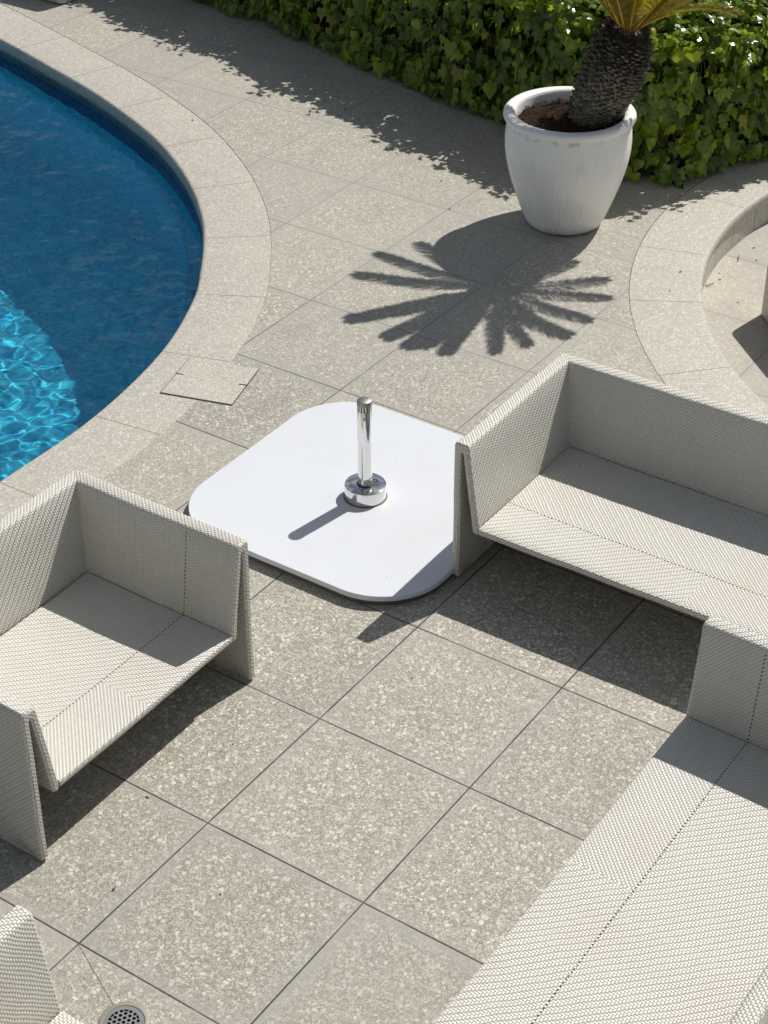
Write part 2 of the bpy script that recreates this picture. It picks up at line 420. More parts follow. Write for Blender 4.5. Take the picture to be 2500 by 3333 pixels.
# coping stones: every stone its own block in one kerb, with open joints and a bullnose
def stones(inn, out, nrm, splits, th, nose_r, up_to_zero=0.0):
    """nrm points from inn (nose side) to out"""
    V, F = [], []
    prof = [(.018, -th), (.006, -th), (0, -th + .008), (0, -nose_r)]
    for k in range(1, 5):
        a = k / 4 * math.pi / 2; prof.append((nose_r * (1 - math.cos(a)), -nose_r * (1 - math.sin(a))))
    for s0, s1 in splits:
        idx = list(range(s0, s1 + 1)); base = len(V); m_ = len(prof) + 3
        for q, k in enumerate(idx):
            a, b, n = inn[k].copy(), out[k].copy(), nrm[k]
            if q == 0: t = (inn[min(k + 1, len(inn) - 1)] - inn[k]).normalized() * .0016; a += t; b += t
            if q == len(idx) - 1: t = (inn[k] - inn[k - 1]).normalized() * -.0016; a += t; b += t
            W = (b - a).length; d = (b - a).normalized()
            for (x, z) in prof: V.append((*(a + d * x), z))
            V.append((*(a + d * (W - .003)), 0)); V.append((*b, -.003)); V.append((*b, -th))
        for q in range(len(idx) - 1):
            for r in range(m_ - 1):
                F.append((base + q * m_ + r, base + (q + 1) * m_ + r, base + (q + 1) * m_ + r + 1, base + q * m_ + r + 1))
        F.append(tuple(base + r for r in range(m_))); F.append(tuple(base + (len(idx) - 1) * m_ + r for r in reversed(range(m_))))
    return V, F
def nearest(pts, q): return min(range(len(pts)), key=lambda k: (pts[k] - Vector(q)).length)
js = [nearest(inner, q) for q in [(-1.95, .42), (-1.94, 1.04), (-1.937, 1.656), (-1.955, 2.242), (-2.072, 2.814), (-2.307, 3.339), (-2.64, 3.83), (-3.061, 4.269), (-3.547, 4.60), (-4.13, 4.87), (-4.72, 5.08), (-5.32, 5.27), (-5.93, 5.44)]]
js = [0] + js + [len(inner) - 1]
V, F = stones(inner, outer, inN, list(zip(js, js[1:])), .075, .022)
o = struct(obj('pool_coping', V, F, M['coping'], smooth=True)); o.data.set_sharp_from_angle(angle=math.radians(40))
# dark bed under the coping so the joints read dark
V, F = [], []
for k, (a, n) in enumerate(zip(inner, inN)):
    V += [(*(a + n * .03), -.055), (*(a + n * (CW + .02)), -.055)]
    if k: F.append((2 * k - 2, 2 * k, 2 * k + 1, 2 * k - 1))
struct(obj('mortar_bed', [(v[0], v[1], -.004 - .0001) if False else v for v in V], F, M['gap']))

# curved step
sN = [(b - a).normalized() for a, b in zip(nose, back)]
cuts = []
for q in [(-.514, 5.951 + .55), (-.523, 5.683), (-.455, 5.09), (-.243, 4.607), (.121, 4.149), (.62, 3.80), (1.2, 3.62)]:
    cuts.append(nearest(nose, q))
cuts = sorted(set([0] + cuts + [len(nose) - 1]))
V, F = stones(nose, back, sN, list(zip(cuts, cuts[1:])), .05, .02)
o = struct(obj('curved_step', V, F, M['coping'], smooth=True)); o.data.set_sharp_from_angle(angle=math.radians(40))
V, F = [], []
for k in range(len(nose)):
    p = nose[k] + sN[k] * .012
    V += [(*p, -.04), (*p, LOWZ - .05)]
    if k and k % 6: F.append((2 * k - 2, 2 * k, 2 * k + 1, 2 * k - 1))
    elif k:
        # leave a fine joint between riser panels
        q = nose[k - 1].lerp(nose[k], .9) + sN[k] * .012
        b = len(V); V += [(*q, -.04), (*q, LOWZ - .05)]
        F.append((2 * k - 2 if False else b - 4, b, b + 1, b - 3)) if False else None
V, F = [], []
for k in range(len(nose) - 1):
    p, q = nose[k] + sN[k] * .012, nose[k + 1] + sN[k + 1] * .012
    if k % 7 == 6: q = p.lerp(q, .90)
    b = len(V); V += [(*p, -.04), (*q, -.04), (*q, LOWZ - .05), (*p, LOWZ - .05)]; F.append((b, b + 1, b + 2, b + 3))
struct(obj('step_riser', V, F, M['coping']))
V, F = [], []
for k in range(len(nose)):
    p = nose[k] + sN[k] * .022; q = back[k] + sN[k] * .02
    V += [(*p, LOWZ - .05), (*p, -.045), (*q, -.045)]
    if k: F += [(3 * k - 3, 3 * k, 3 * k + 1, 3 * k - 2), (3 * k - 2, 3 * k + 1, 3 * k + 2, 3 * k - 1)]
struct(obj('step_bed', V, F, M['gap']))

# ------------------------------------------------------------------ pool
WZ, FZ = -.15, -2.3
def floor_z(p): return WZ - (1.0 + (-2.6 - p.x) * .147)   # the floor falls away to the left
V, F, U = [], [], []
acc = 0
for k, (a, n) in enumerate(zip(inner, inN)):
    if k: acc += (inner[k] - inner[k - 1]).length
    p = a + n * .012
    V += [(*p, -.06), (*p, -.30), (*p, FZ)]
    if k:
        L = (inner[k] - inner[k - 1]).length
        F.append((3 * k - 3, 3 * k - 2, 3 * k + 1, 3 * k)); U.append([(acc - L, -.06), (acc - L, -.30), (acc, -.30), (acc, -.06)])
        F.append((3 * k - 2, 3 * k - 1, 3 * k + 2, 3 * k + 1)); U.append([(acc - L, -.30), (acc - L, FZ), (acc, FZ), (acc, -.30)])
nw = len(F)
# floor and the two far sides that close the basin out of frame
fl = [a + n * .012 for a, n in zip(inner, inN)] + [Vector((-9.0, -3.0))]
b = len(V); V += [(p.x, p.y, floor_z(p)) for p in fl]
for t in geometry.tessellate_polygon([[Vector((*p, 0)) for p in fl]]):
    t = list(t); A, B, C = (fl[i] for i in t)
    if (B - A).cross(C - A) < 0: t = t[::-1]
    F.append(tuple(b + i for i in t)); U.append([tuple(fl[i]) for i in t])
for p, q in ((fl[-2], fl[-1]), (fl[-1], fl[0])):
    b = len(V); V += [(*p, -.06), (*q, -.06), (*q, FZ), (*p, FZ)]; F.append((b, b + 1, b + 2, b + 3)); L = (q - p).length; U.append([(0, 0), (L, 0), (L, FZ), (0, FZ)])
pool = struct(obj('pool_basin', V, F, [M['mosaic'], M['waterline']], uv=U))
for k in range(0, nw, 2): pool.data.polygons[k].material_index = 1
pool.cycles.is_caustics_receiver = True

def wave(x, y):
    h = 0
    h += .0030 * noise.noise(Vector((x * 8.6, y * 9.4, 1.7)))
    h += .0012 * noise.noise(Vector((x * 19.5 + 4, y * 18.7, 7.7)))
    h += .0052 * noise.noise(Vector((x * 2.1, y * 2.5, 3.3)))
    return h
from bisect import bisect
V, F, idx = [], [], {}
st = .0125
def inside(p):
    k = nearest_fast(p); return (p - inner[k]).dot(inN[k]) < .012
grid = {}
def nearest_fast(p):
    # coarse search
    best, bk_ = 1e9, 0
    for k in range(0, len(inner), 6):
        d = (inner[k] - p).length_squared
        if d < best: best, bk_ = d, k
    for k in range(max(0, bk_ - 6), min(len(inner), bk_ + 7)):
        d = (inner[k] - p).length_squared
        if d < best: best, bk_ = d, k
    return bk_
nx, ny = int((6.6 - 1.9) / st), int(6.0 / st)
for i in range(nx + 1):
    for j in range(ny + 1):
        x, y = -6.6 + i * st, .2 + j * st
        p = Vector((x, y)); k = nearest_fast(p); d = (p - inner[k]).dot(inN[k])
        if d > st * 1.5: continue
        if d > .012: p = p - inN[k] * (d - .012)
        idx[i, j] = len(V); V.append((p.x, p.y, WZ + wave(p.x, p.y)))
for i in range(nx):
    for j in range(ny):
        q = [idx.get(c) for c in ((i, j), (i + 1, j), (i + 1, j + 1), (i, j + 1))]
        if None not in q: F.append(tuple(q))
# the out-of-frame rest of the surface, coarse
ex = len(V)
for (x0, y0, x1, y1) in ((-9, -3, -6.6, 6.2), (-6.6, -3, -1.9, .2)):
    b = len(V); V += [(x0, y0, WZ), (x1, y0, WZ), (x1, y1, WZ), (x0, y1, WZ)]; F.append((b, b + 1, b + 2, b + 3))
water = struct(obj('pool_water', V, F, M['water'], smooth=True))
water.cycles.is_caustics_caster = True

# ------------------------------------------------------------------ woven furniture
def fold_profile():
    """(s, z): s is measured inwards from the outer face"""
    P = [(.0, .010), (.0, .586), (.003, .594), (.010, .600), (.050, .600), (.057, .596), (.061, .588),
         (.1085, .262), (.1075, .238), (.098, .230), (.084, .238), (.036, .560), (.0325, .563), (.029, .560), (.028, .010)]
    return P
def refine(P):
    out = []
    for a, b in zip(P, P[1:] + P[:1]):
        out.append(a); L = math.dist(a, b); n = max(1, round(L / .075))
        for k in range(1, n): t = k / n; out.append((a[0] + (b[0] - a[0]) * t, a[1] + (b[1] - a[1]) * t))
    return out
PROF = refine(fold_profile())
TOPK = max(range(len(PROF)), key=lambda k: PROF[k][1] * 10 + PROF[k][0])
INNER = {k for k in range(len(PROF)) if PROF[k][0] > .0605 and .262 <= PROF[k][1] < .59}
def prof_perim():
    L = [0]
    for a, b in zip(PROF, PROF[1:] + PROF[:1]): L.append(L[-1] + math.dist(a, b))
    return L
PER = prof_perim()
def inset_prof(d):
    out = []
    n = len(PROF)
    for k in range(n):
        a, b, c = Vector(PROF[k - 1]), Vector(PROF[k]), Vector(PROF[(k + 1) % n])
        t1 = (b - a).normalized(); t2 = (c - b).normalized()
        n1 = Vector((t1.y, -t1.x)); n2 = Vector((t2.y, -t2.x)); nn = (n1 + n2)
        nn = nn.normalized() / max(.5, nn.normalized().dot(n1)) if nn.length > .05 else n1
        out.append(b + nn * d)
    return out

def make_fold(name, kind, W, D, parent, seam=True):
    """kind: 'left' | 'right' | 'back'; local x across, y = depth with the open front at y=0"""
    n = len(PROF)
    P1 = [Vector(p) for p in PROF]; P0 = inset_prof(.007)
    rings = []
    if kind == 'left':
        rings = [([(p.x, 0.0, p.y) for p in P0]), ([(p.x, .007, p.y) for p in P1])]
        L = D; seg = 16
        for k in range(1, seg + 1): rings.append([(p.x, .007 + (D - p.x - .007) * k / seg, p.y) for p in P1])
        cap = True
    elif kind == 'right':
        rings = [([(W - p.x, 0.0, p.y) for p in P0]), ([(W - p.x, .007, p.y) for p in P1])]
        seg = 16
        for k in range(1, seg + 1): rings.append([(W - p.x, .007 + (D - p.x - .007) * k / seg, p.y) for p in P1])
        cap = True
    else:
        seg = max(14, int(W / .06))
        for k in range(seg + 1): rings.append([(p.x + (W - 2 * p.x) * k / seg, D - p.x, p.y) for p in P1])
        cap = False
    V = [v for r in rings for v in r]; F, U, B = [], [], []
    # the frame is bent by hand: panels are never quite flat, edges never quite straight
    def uneven(v):
        x, y, z = v; q = Vector((x * 2.6 + W, y * 2.6, z * 3.1)); q2 = Vector((x * 9, y * 9, z * 9 + W))
        d = Vector((noise.noise(q), noise.noise(q + Vector((5, 0, 0))), .6 * noise.noise(q + Vector((0, 7, 0))))) * .0045
        d += Vector((noise.noise(q2), noise.noise(q2 + Vector((3, 0, 0))), noise.noise(q2 + Vector((0, 3, 0))))) * .0012
        return (x + d.x, y + d.y, z + d.z * min(1, z * 8))
    flat_V = V; V = [uneven(v) for v in V]
    def along(v): return v[1] if kind != 'back' else v[0]
    for r in range(len(rings) - 1):
        for k in range(n):
            k2 = (k + 1) % n
            f = (r * n + k, (r + 1) * n + k, (r + 1) * n + k2, r * n + k2)
            if kind != 'left': f = f[::-1]
            uvs = []
            for vi in f:
                kk = vi % n; pv = PER[kk] if not (k2 == 0 and kk == 0) else PER[n]
                uvs.append((along(V[vi]), pv))
            F.append(f); U.append(uvs)
            B.append([((V[vi][1], 1.0 + uvs[q][1]) if kind != 'back' and seam and k in INNER else (9.0, 1.0)) for q, vi in enumerate(f)])
    if cap:
        f = tuple(range(n)); f = f if kind == 'left' else f[::-1]
        F.append(f); U.append([(V[i][0], V[i][2]) for i in f]); B.append([(9, 1)] * n)
    o = obj(name, V, F, M['weave'], parent, uv=U, uv2=B, smooth=True)
    o.data.set_sharp_from_angle(angle=math.radians(35))
    bm = bmesh.new(); bm.from_mesh(o.data); bmesh.ops.recalc_face_normals(bm, faces=bm.faces); bm.to_mesh(o.data); bm.free()
    return o

def make_seat(W, D, parent, mid=None):
    mid = W / 2 if mid is None else mid
    s0, s1 = .1125, W - .1125; y1 = D - .1145
    zt, zb = .262, .232
    prof = [(.012, zb), (.003, zb + .004), (0, zb + .012), (0, zt - .010), (.003, zt - .003), (.010, zt)]
    rows = prof + [(.06, zt - .0005), (.12, zt - .001), (.215, zt - .002), (.30, zt - .003), (.40, zt - .004), (.5, zt - .004), (y1 - .06, zt - .003), (y1, zt - .002), (y1, zb)]
    nx_ = max(18, int(W / .06)); V, F, U, B = [], [], [], []
    per = [0]
    for a, b in zip(rows, rows[1:]): per.append(per[-1] + math.dist(a, b))
    for i in range(nx_ + 1):
        x = s0 + (s1 - s0) * i / nx_
        sag = math.sin(math.pi * i / nx_) * .004
        for (y, z) in rows: V.append((x, y + .003 * noise.noise(Vector((x * 4, 3.1, W))), z - (sag if y > .02 else sag * .3) + .0022 * noise.noise(Vector((x * 7, y * 7, W)))))
    m_ = len(rows)
    for i in range(nx_):
        for k in range(m_):
            k2 = (k + 1) % m_
            f = (i * m_ + k, (i + 1) * m_ + k, (i + 1) * m_ + k2, i * m_ + k2)
            F.append(f)
            U.append([(V[q][0] - mid, per[q % m_] if not (k2 == 0 and q % m_ == 0) else per[-1] + D) for q in f])
            top = k < m_ - 2
            B.append([((V[q][1] if top else 9), V[q][0] - mid) for q in f])
    f = tuple(range(m_)); F.append(f); U.append([(V[q][1], V[q][2]) for q in f]); B.append([(9, 1)] * m_)
    f = tuple(nx_ * m_ + q for q in reversed(range(m_))); F.append(f); U.append([(V[q][1], V[q][2]) for q in f]); B.append([(9, 1)] * m_)
    o = obj('seat', V, F, M['weave'], parent, uv=U, uv2=B, smooth=True)
    o.data.set_sharp_from_angle(angle=math.radians(35))
    bm = bmesh.new(); bm.from_mesh(o.data); bmesh.ops.recalc_face_normals(bm, faces=bm.faces); bm.to_mesh(o.data); bm.free()
    return o

def make_sofa(name, W, D, loc, rz, label, cat, group, mid=None, seam=True):
    r = empty(name, loc, rz, label, cat, group)
    make_fold('armrest', 'left', W, D, r, seam); make_fold('armrest', 'right', W, D, r, seam); make_fold('backrest', 'back', W, D, r)
    make_seat(W, D, r, mid)
    return r
GRP = 'cream woven seats round the open middle of the patio'
R90 = math.pi / 2
# armchair: open front towards +x.  local +y (back) -> world -x : rotate +90 deg; local x -> world y
make_sofa('woven_armchair', 1.068, .765, (-.306, .178, 0), R90, 'cream woven armchair beside the pool, left of the white umbrella base plate', 'armchair', GRP)
make_sofa('woven_sofa', 1.86, .785, (-.062, 2.125, 0), math.radians(.35), 'long cream woven sofa right of the umbrella base plate, its back to the curved step', 'sofa', GRP, seam=False)
# faces -x : local y (back) -> world +x : rotate -90
make_sofa('woven_sofa', 2.45, .792, (1.133, 1.735, 0), -R90, 'cream woven sofa in the bottom right corner with a deep pale empty seat', 'sofa', GRP, mid=.86)
# faces +y : rotate 180
make_sofa('woven_armchair', 1.068, .765, (.188 + 1.068, -.352, 0), math.pi, 'cream woven seat at the bottom left edge, beside the floor drain', 'armchair', GRP)

def make_ottoman(name, loc, rz, W, D, H, label):
    r = empty(name, loc, rz, label, 'ottoman', 'low woven ottomans at the edge of the picture')
    bm = bmesh.new()
    # wall: rounded plan, rounded shoulders
    def ring(ins, z, rad):
        pts = []
        for cx, cy, a in ((W - rad, D - rad, 0), (rad, D - rad, 90), (rad, rad, 180), (W - rad, rad, 270)):
            for k in range(5):
                t = math.radians(a + 90 * k / 4); x = cx + (rad - ins) * math.cos(t); y = cy + (rad - ins) * math.sin(t); pts.append((x, y, z))
        return pts
    V, F, U, B = [], [], [], []
    levels = [(0, .008), (0, .1), (0, H - .05), (.006, H - .022), (.02, H - .006), (.045, H)]
    n = 20
    for ins, z in levels: V += ring(ins, z, .05)
    per = 0; ps = [0]
    r0 = ring(0, 0, .05)
    for k in range(n): ps.append(ps[-1] + math.dist(r0[k], r0[(k + 1) % n]))
    for q in range(len(levels) - 1):
        for k in range(n):
            k2 = (k + 1) % n
            F.append((q * n + k, q * n + k2, (q + 1) * n + k2, (q + 1) * n + k))
            z0, z1 = levels[q][1], levels[q + 1][1]
            U.append([(ps[k], z0), (ps[k + 1], z0), (ps[k + 1], z1), (ps[k], z1)]); B.append([(9, 1)] * 4)
    obj('side_panel', V, F, M['weave'], r, uv=U, uv2=B, smooth=True)
    top = ring(.045, H, .05); F = [tuple(range(n))]
    V = top + [(W / 2, D / 2, H - .012)]
    F = [(k, (k + 1) % n, n) for k in range(n)]
    obj('seat', V, F, M['weave'], r, uv=[[(V[i][0], V[i][1]) for i in f] for f in F], uv2=[[(9, 1)] * 3 for f in F], smooth=True)
    return r
dirang = math.atan2(-.062, .068)
make_ottoman('woven_ottoman', (-.115, 5.005, LOWZ), dirang, .50, .50, .315, 'low woven ottoman on the lower paving at the right edge of the picture')
make_ottoman('woven_ottoman', (-5.62 - .62, 6.017, 0), 0, .62, .5, .25, 'low woven ottoman at the top left corner behind the pool')

# ------------------------------------------------------------------ umbrella base
ub = empty('umbrella_base', (-.622, 2.352, 0), 0, 'white rounded square umbrella base with a short polished steel tube standing in it', 'umbrella base')
def superell(a, n_, k=96, pw=4.2):
    """rounded square, half size a, with barely bowed sides"""
    pts = []; R_ = .28 - (.575 - a)
    for q, (cx, cy) in enumerate(((1, 1), (-1, 1), (-1, -1), (1, -1))):
        for i in range(k // 4):
            t = math.radians(90 * q + 90 * (i + .5) / (k // 4)); x = cx * (a - R_) + R_ * math.cos(t); y = cy * (a - R_) + R_ * math.sin(t); pts.append((x, y))
    return pts
def slab(name, levels, mat, parent, pw=4.2, k=96, smooth=True):
    V, F = [], []
    for a, z in levels: V += [(x, y, z) for x, y in superell(a, 0, k, pw)]
    for q in range(len(levels) - 1):
        for i in range(k): F.append((q * k + i, q * k + (i + 1) % k, (q + 1) * k + (i + 1) % k, (q + 1) * k + i))
    F.append(tuple((len(levels) - 1) * k + i for i in range(k))); F.append(tuple(reversed(range(k))))
    o = obj(name, V, F, mat, parent, smooth=smooth); o.data.set_sharp_from_angle(angle=math.radians(20)); return o
slab('base_plate', [(.570, .024), (.572, .027), (.572, .0445), (.570, .047)], M['plate'], ub)
slab('plinth', [(.562, .0), (.562, .0235)], simple('plinth_grey', (.10, .095, .09), .8), ub)

def lathe(name, prof, mat, parent, seg=48, loc=(0, 0, 0), smooth=True, ang=40):
    V, F = [], []
    for (r, z) in prof:
        for k in range(seg):
            t = 2 * math.pi * k / seg; V.append((r * math.cos(t), r * math.sin(t), z))
    for q in range(len(prof) - 1):
        for k in range(seg): F.append((q * seg + k, q * seg + (k + 1) % seg, (q + 1) * seg + (k + 1) % seg, (q + 1) * seg + k))
    if prof[-1][0] > 1e-4: F.append(tuple((len(prof) - 1) * seg + k for k in range(seg)))
    if prof[0][0] > 1e-4: F.append(tuple(reversed(range(seg))))
    o = obj(name, V, F, mat, parent, smooth=smooth, loc=loc); o.data.set_sharp_from_angle(angle=math.radians(ang)); return o
PX, PY = .024, -.020
PZ = .047
lathe('rust_ring', [(.0875, PZ + .0005), (.0875, PZ + .0018), (.080, PZ + .002)], M['rust'], ub, loc=(PX, PY, 0))
col = lathe('collar', [(.083, PZ + .001), (.083, PZ + .054), (.0815, PZ + .058), (.078, PZ + .060), (.034, PZ + .060), (.034, PZ + .052), (.0, PZ + .052)], M['chrome'], ub, 64, (PX, PY, 0), ang=30)
pole = lathe('pole', [(.0300, PZ + .050), (.0300, PZ + .088), (.0287, PZ + .0885), (.0287, PZ + .400), (.026, PZ + .401), (.026, PZ + .402)], M['chrome'], ub, 48, (PX, PY, 0), ang=30)
lathe('ring', [(.0335, PZ + .0595), (.0335, PZ + .0625), (.0302, PZ + .064)], M['black'], ub, 48, (PX, PY, 0))
cap = lathe('cap', [(.0290, PZ + .4225), (.0292, PZ + .436), (.0275, PZ + .442), (.020, PZ + .445), (.0, PZ + .445)], M['steel'], pole, 40)
lathe('cap_core', [(.0215, PZ + .402), (.0215, PZ + .4225)], M['black'], pole, 32)
# slotted crown under the cap: upright fins
V, F = [], []
for k in range(16):
    t = 2 * math.pi * k / 16; dt = .115
    b = len(V)
    for rr_ in (.0285, .021):
        for a in (t - dt, t + dt):
            for z in (PZ + .402, PZ + .4225): V.append((rr_ * math.cos(a), rr_ * math.sin(a), z))
    F += [(b, b + 2, b + 3, b + 1), (b + 4, b + 5, b + 7, b + 6), (b, b + 1, b + 5, b + 4), (b + 2, b + 6, b + 7, b + 3)]
obj('slotted_crown', V, F, M['chrome'], pole)
# two dimples on the cap, one screw on the tube towards the camera
for dx, dy in ((.004, .010), (-.002, -.007)):
    lathe('cap_hole', [(.0035, PZ + .4452), (.0030, PZ + .4460), (0, PZ + .4460)], M['black'], pole, 12, (dx, dy, 0))
ca = math.atan2(-2.470 - 2.33, 2.796 + .6) + .02
sc_ = lathe('screw', [(.0065, 0), (.0065, .0016), (.0025, .0022), (0.0, .0012)], M['steel'], pole, 16, (.0285 * math.cos(ca), .0285 * math.sin(ca), PZ + .372))
sc_.rotation_euler = (0, math.pi / 2, ca)
# engraved maker's mark on the collar: two open strokes
def tube_poly(paths, rad, z):
    V, F = [], []
    for pts in paths:
        for a, b in zip(pts, pts[1:]):
            a, b = Vector(a), Vector(b); t = (b - a).normalized(); n = Vector((-t.y, t.x)) * rad; c = len(V)
            a = a - t * rad * .6; b = b + t * rad * .6
            V += [(*(a + n), z), (*(b + n), z), (*(b - n), z), (*(a - n), z)]; F.append((c + 3, c + 2, c + 1, c))
    return V, F
fr = Vector((right.x, right.y)).normalized(); fu_ = Vector((-fr.y, fr.x))
def mk(a, b): q = fr * a + fu_ * b; return (q.x, q.y)
V, F = tube_poly([[mk(.026, .024), mk(.044, .026), mk(.049, .018), mk(.047, .010), mk(.040, .006), mk(.036, .011)], [mk(.032, .016), mk(.033, -.012)], [mk(.034, -.012), mk(.052, -.012)]], .0021, PZ + .0607)
obj('mark', V, F, M['black'], col)

# ------------------------------------------------------------------ access cover in the coping
cv = [Vector(q) for q in ((-1.926, 2.852), (-1.602, 2.944), (-1.511, 2.633), (-1.836, 2.539))]
cc = sum(cv, Vector((0, 0))) / 4
ac = empty('access_cover', (cc.x, cc.y, 0), 0, 'square terrazzo access cover with two lifting slots set across the pool coping', 'cover')
def ring_pts(s): return [(v - cc) * s for v in cv][::-1]
V = [(*p, .0022) for p in ring_pts(1.010)]; obj('frame', V, [(0, 1, 2, 3)], M['gap'], ac)
g0 = .984
P_ = ring_pts(g0)
V = [(*p, .0022) for p in P_] + [(*p, .0048) for p in P_] + [(*(p * .994), .0054) for p in P_]
F = [(k, (k + 1) % 4, 4 + (k + 1) % 4, 4 + k) for k in range(4)] + [(4 + k, 4 + (k + 1) % 4, 8 + (k + 1) % 4, 8 + k) for k in range(4)] + [(8, 9, 10, 11)]
obj('lid', V, F, M['coping'], ac)
for a, b in ((cv[0], cv[3]), (cv[1], cv[2])):
    mid_ = a.lerp(b, .47) - cc; d_ = (mid_ * -1).normalized(); t_ = (b - a).normalized() * .004
    q = [mid_ - t_, mid_ + t_, mid_ + t_ + d_ * .036, mid_ - t_ + d_ * .036]
    if (q[1] - q[0]).cross(q[2] - q[1]) < 0: q = q[::-1]
    obj('lifting_slot', [(*p, .0060) for p in q], [(0, 1, 2, 3)], M['black'], ac)

# ------------------------------------------------------------------ floor drain and the cuts that fall to it
dc = Vector((.302, -.147))
fd = empty('floor_drain', (dc.x, dc.y, 0), 0, 'round steel floor drain with a perforated grate at the bottom left', 'drain')
lathe('ring', [(.060, .001), (.072, .001), (.072, .003), (.069, .0045), (.060, .0045), (.0575, .002), (.0575, .001)], simple('worn_rim', (.30, .28, .23), .6, .3, .25, 60), fd, 48)
bmv, bmf = [], []
gr = .0575
# grate: disc built as a hexagonal field of washers so the holes are open
hole, pitch_ = .0052, .0155
cells = []
for i in range(-5, 6):
    for j in range(-5, 6):
        x = (i + j * .5) * pitch_; y = j * pitch_ * math.sqrt(3) / 2
        if math.hypot(x, y) < gr - .011: cells.append((x, y))
V, F = [], []
hr = pitch_ / math.sqrt(3)
for (x, y) in cells:
    b = len(V)
    for k in range(12):
        t = math.radians(30 * k + 30); R_ = hr if k % 2 == 0 else hr * math.cos(math.radians(30))
        V.append((x + R_ * math.cos(t), y + R_ * math.sin(t), .0035))
    for k in range(12):
        t = math.radians(30 * k + 30); V.append((x + hole * math.cos(t), y + hole * math.sin(t), .0035))
    for k in range(12):
        t = math.radians(30 * k + 30); V.append((x + hole * math.cos(t), y + hole * math.sin(t), .0005))
    for k in range(12):
        k2 = (k + 1) % 12
        F.append((b + k, b + k2, b + 12 + k2, b + 12 + k)); F.append((b + 12 + k, b + 12 + k2, b + 24 + k2, b + 24 + k))
def outer_ring_strip():
    # plain rim of the grate beyond the holes, laid just under the field
    b = len(V)
    for k in range(48):
        t = 2 * math.pi * k / 48; V.append((gr * math.cos(t), gr * math.sin(t), .0033)); V.append(((gr - .0125) * math.cos(t), (gr - .0125) * math.sin(t), .0033))
    for k in range(48):
        k2 = (k + 1) % 48; F.append((b + 2 * k, b + 2 * k2, b + 2 * k2 + 1, b + 2 * k + 1))
obj('grate', V, F, M['steel'], fd)
V, F = [], []
outer_ring_strip(); obj('grate_rim', V, F, M['steel'], fd)
lathe('sump', [(.057, .0006), (.0, .0006)], M['black'], fd, 32)
V, F = [], []
for a, b in ((Vector((.004, -.004)), dc + (Vector((0, 0)) - dc).normalized() * .0705), (dc + Vector((.066, .012)), Vector((.60, -.035))), (dc + Vector((-.05, -.05)), Vector((0, -.6)))):
    t = (b - a).normalized(); n = Vector((-t.y, t.x)) * .0006; c_ = len(V)
    V += [(*(a - n), .0016), (*(b - n), .0016), (*(b + n), .0016), (*(a + n), .0016)]; F.append((c_, c_ + 1, c_ + 2, c_ + 3))
struct(obj('paving_cut', V, F, simple('saw_cut', (.13, .115, .10), .9)))

# ------------------------------------------------------------------ planter
PC = Vector((-1.232, 5.025))
pot = empty('plant_pot', (PC.x, PC.y, 0), 0, 'big white glazed pot with rolled rim holding soil and the cycad', 'plant pot')
prof = [(.0, .012), (.160, .008), (.180, .004), (.192, .010), (.203, .028), (.214, .055), (.236, .11), (.257, .17), (.277, .23), (.294, .29), (.308, .35), (.316, .41), (.3175, .455), (.315, .50), (.311, .535), (.309, .556), (.315, .560), (.325, .565), (.330, .576), (.329, .588), (.322, .597), (.308, .601), (.284, .600), (.272, .593), (.266, .578), (.264, .50), (.25, .44)]
lathe('body', prof, M['pot'], pot, 96, ang=60)
V, F = [], []
NR, NA = 14, 48
for r_ in range(NR + 1):
    for a in range(NA):
        t = 2 * math.pi * a / NA; rr_ = .268 * r_ / NR; x, y = rr_ * math.cos(t), rr_ * math.sin(t)
        V.append((x, y, .532 + .014 * noise.noise(Vector((x * 18, y * 18, 2))) + .012 * noise.noise(Vector((x * 45, y * 45, 5))) + .012 * (1 - r_ / NR)))
for r_ in range(NR):
    for a in range(NA): F.append((r_ * NA + a, (r_ + 1) * NA + a, (r_ + 1) * NA + (a + 1) % NA, r_ * NA + (a + 1) % NA))
# wood chips strewn on the soil
def chip(V, F, c, L, Wd, yaw, tilt):
    d = Vector((math.cos(yaw), math.sin(yaw), tilt)).normalized() * L; s = Vector((-math.sin(yaw), math.cos(yaw), .2)) * Wd; u_ = Vector((0, 0, Wd * .5)); b = len(V)
    for q in (c - d - s, c + d - s * .6, c + d + s * .5, c - d + s): V.append(q)
    V.append(c + u_ * 1.5); F += [(b, b + 1, b + 4), (b + 1, b + 2, b + 4), (b + 2, b + 3, b + 4), (b + 3, b, b + 4)]
for k in range(900):
    t = rnd.random() * 6.283; r_ = .262 * math.sqrt(rnd.random()); chip(V, F, Vector((r_ * math.cos(t), r_ * math.sin(t), .545 + rnd.random() * .012)), rnd.uniform(.004, .014), rnd.uniform(.0015, .004), rnd.random() * 6.28, rnd.uniform(-.5, .5))
obj('soil', V, F, M['soil'], pot)

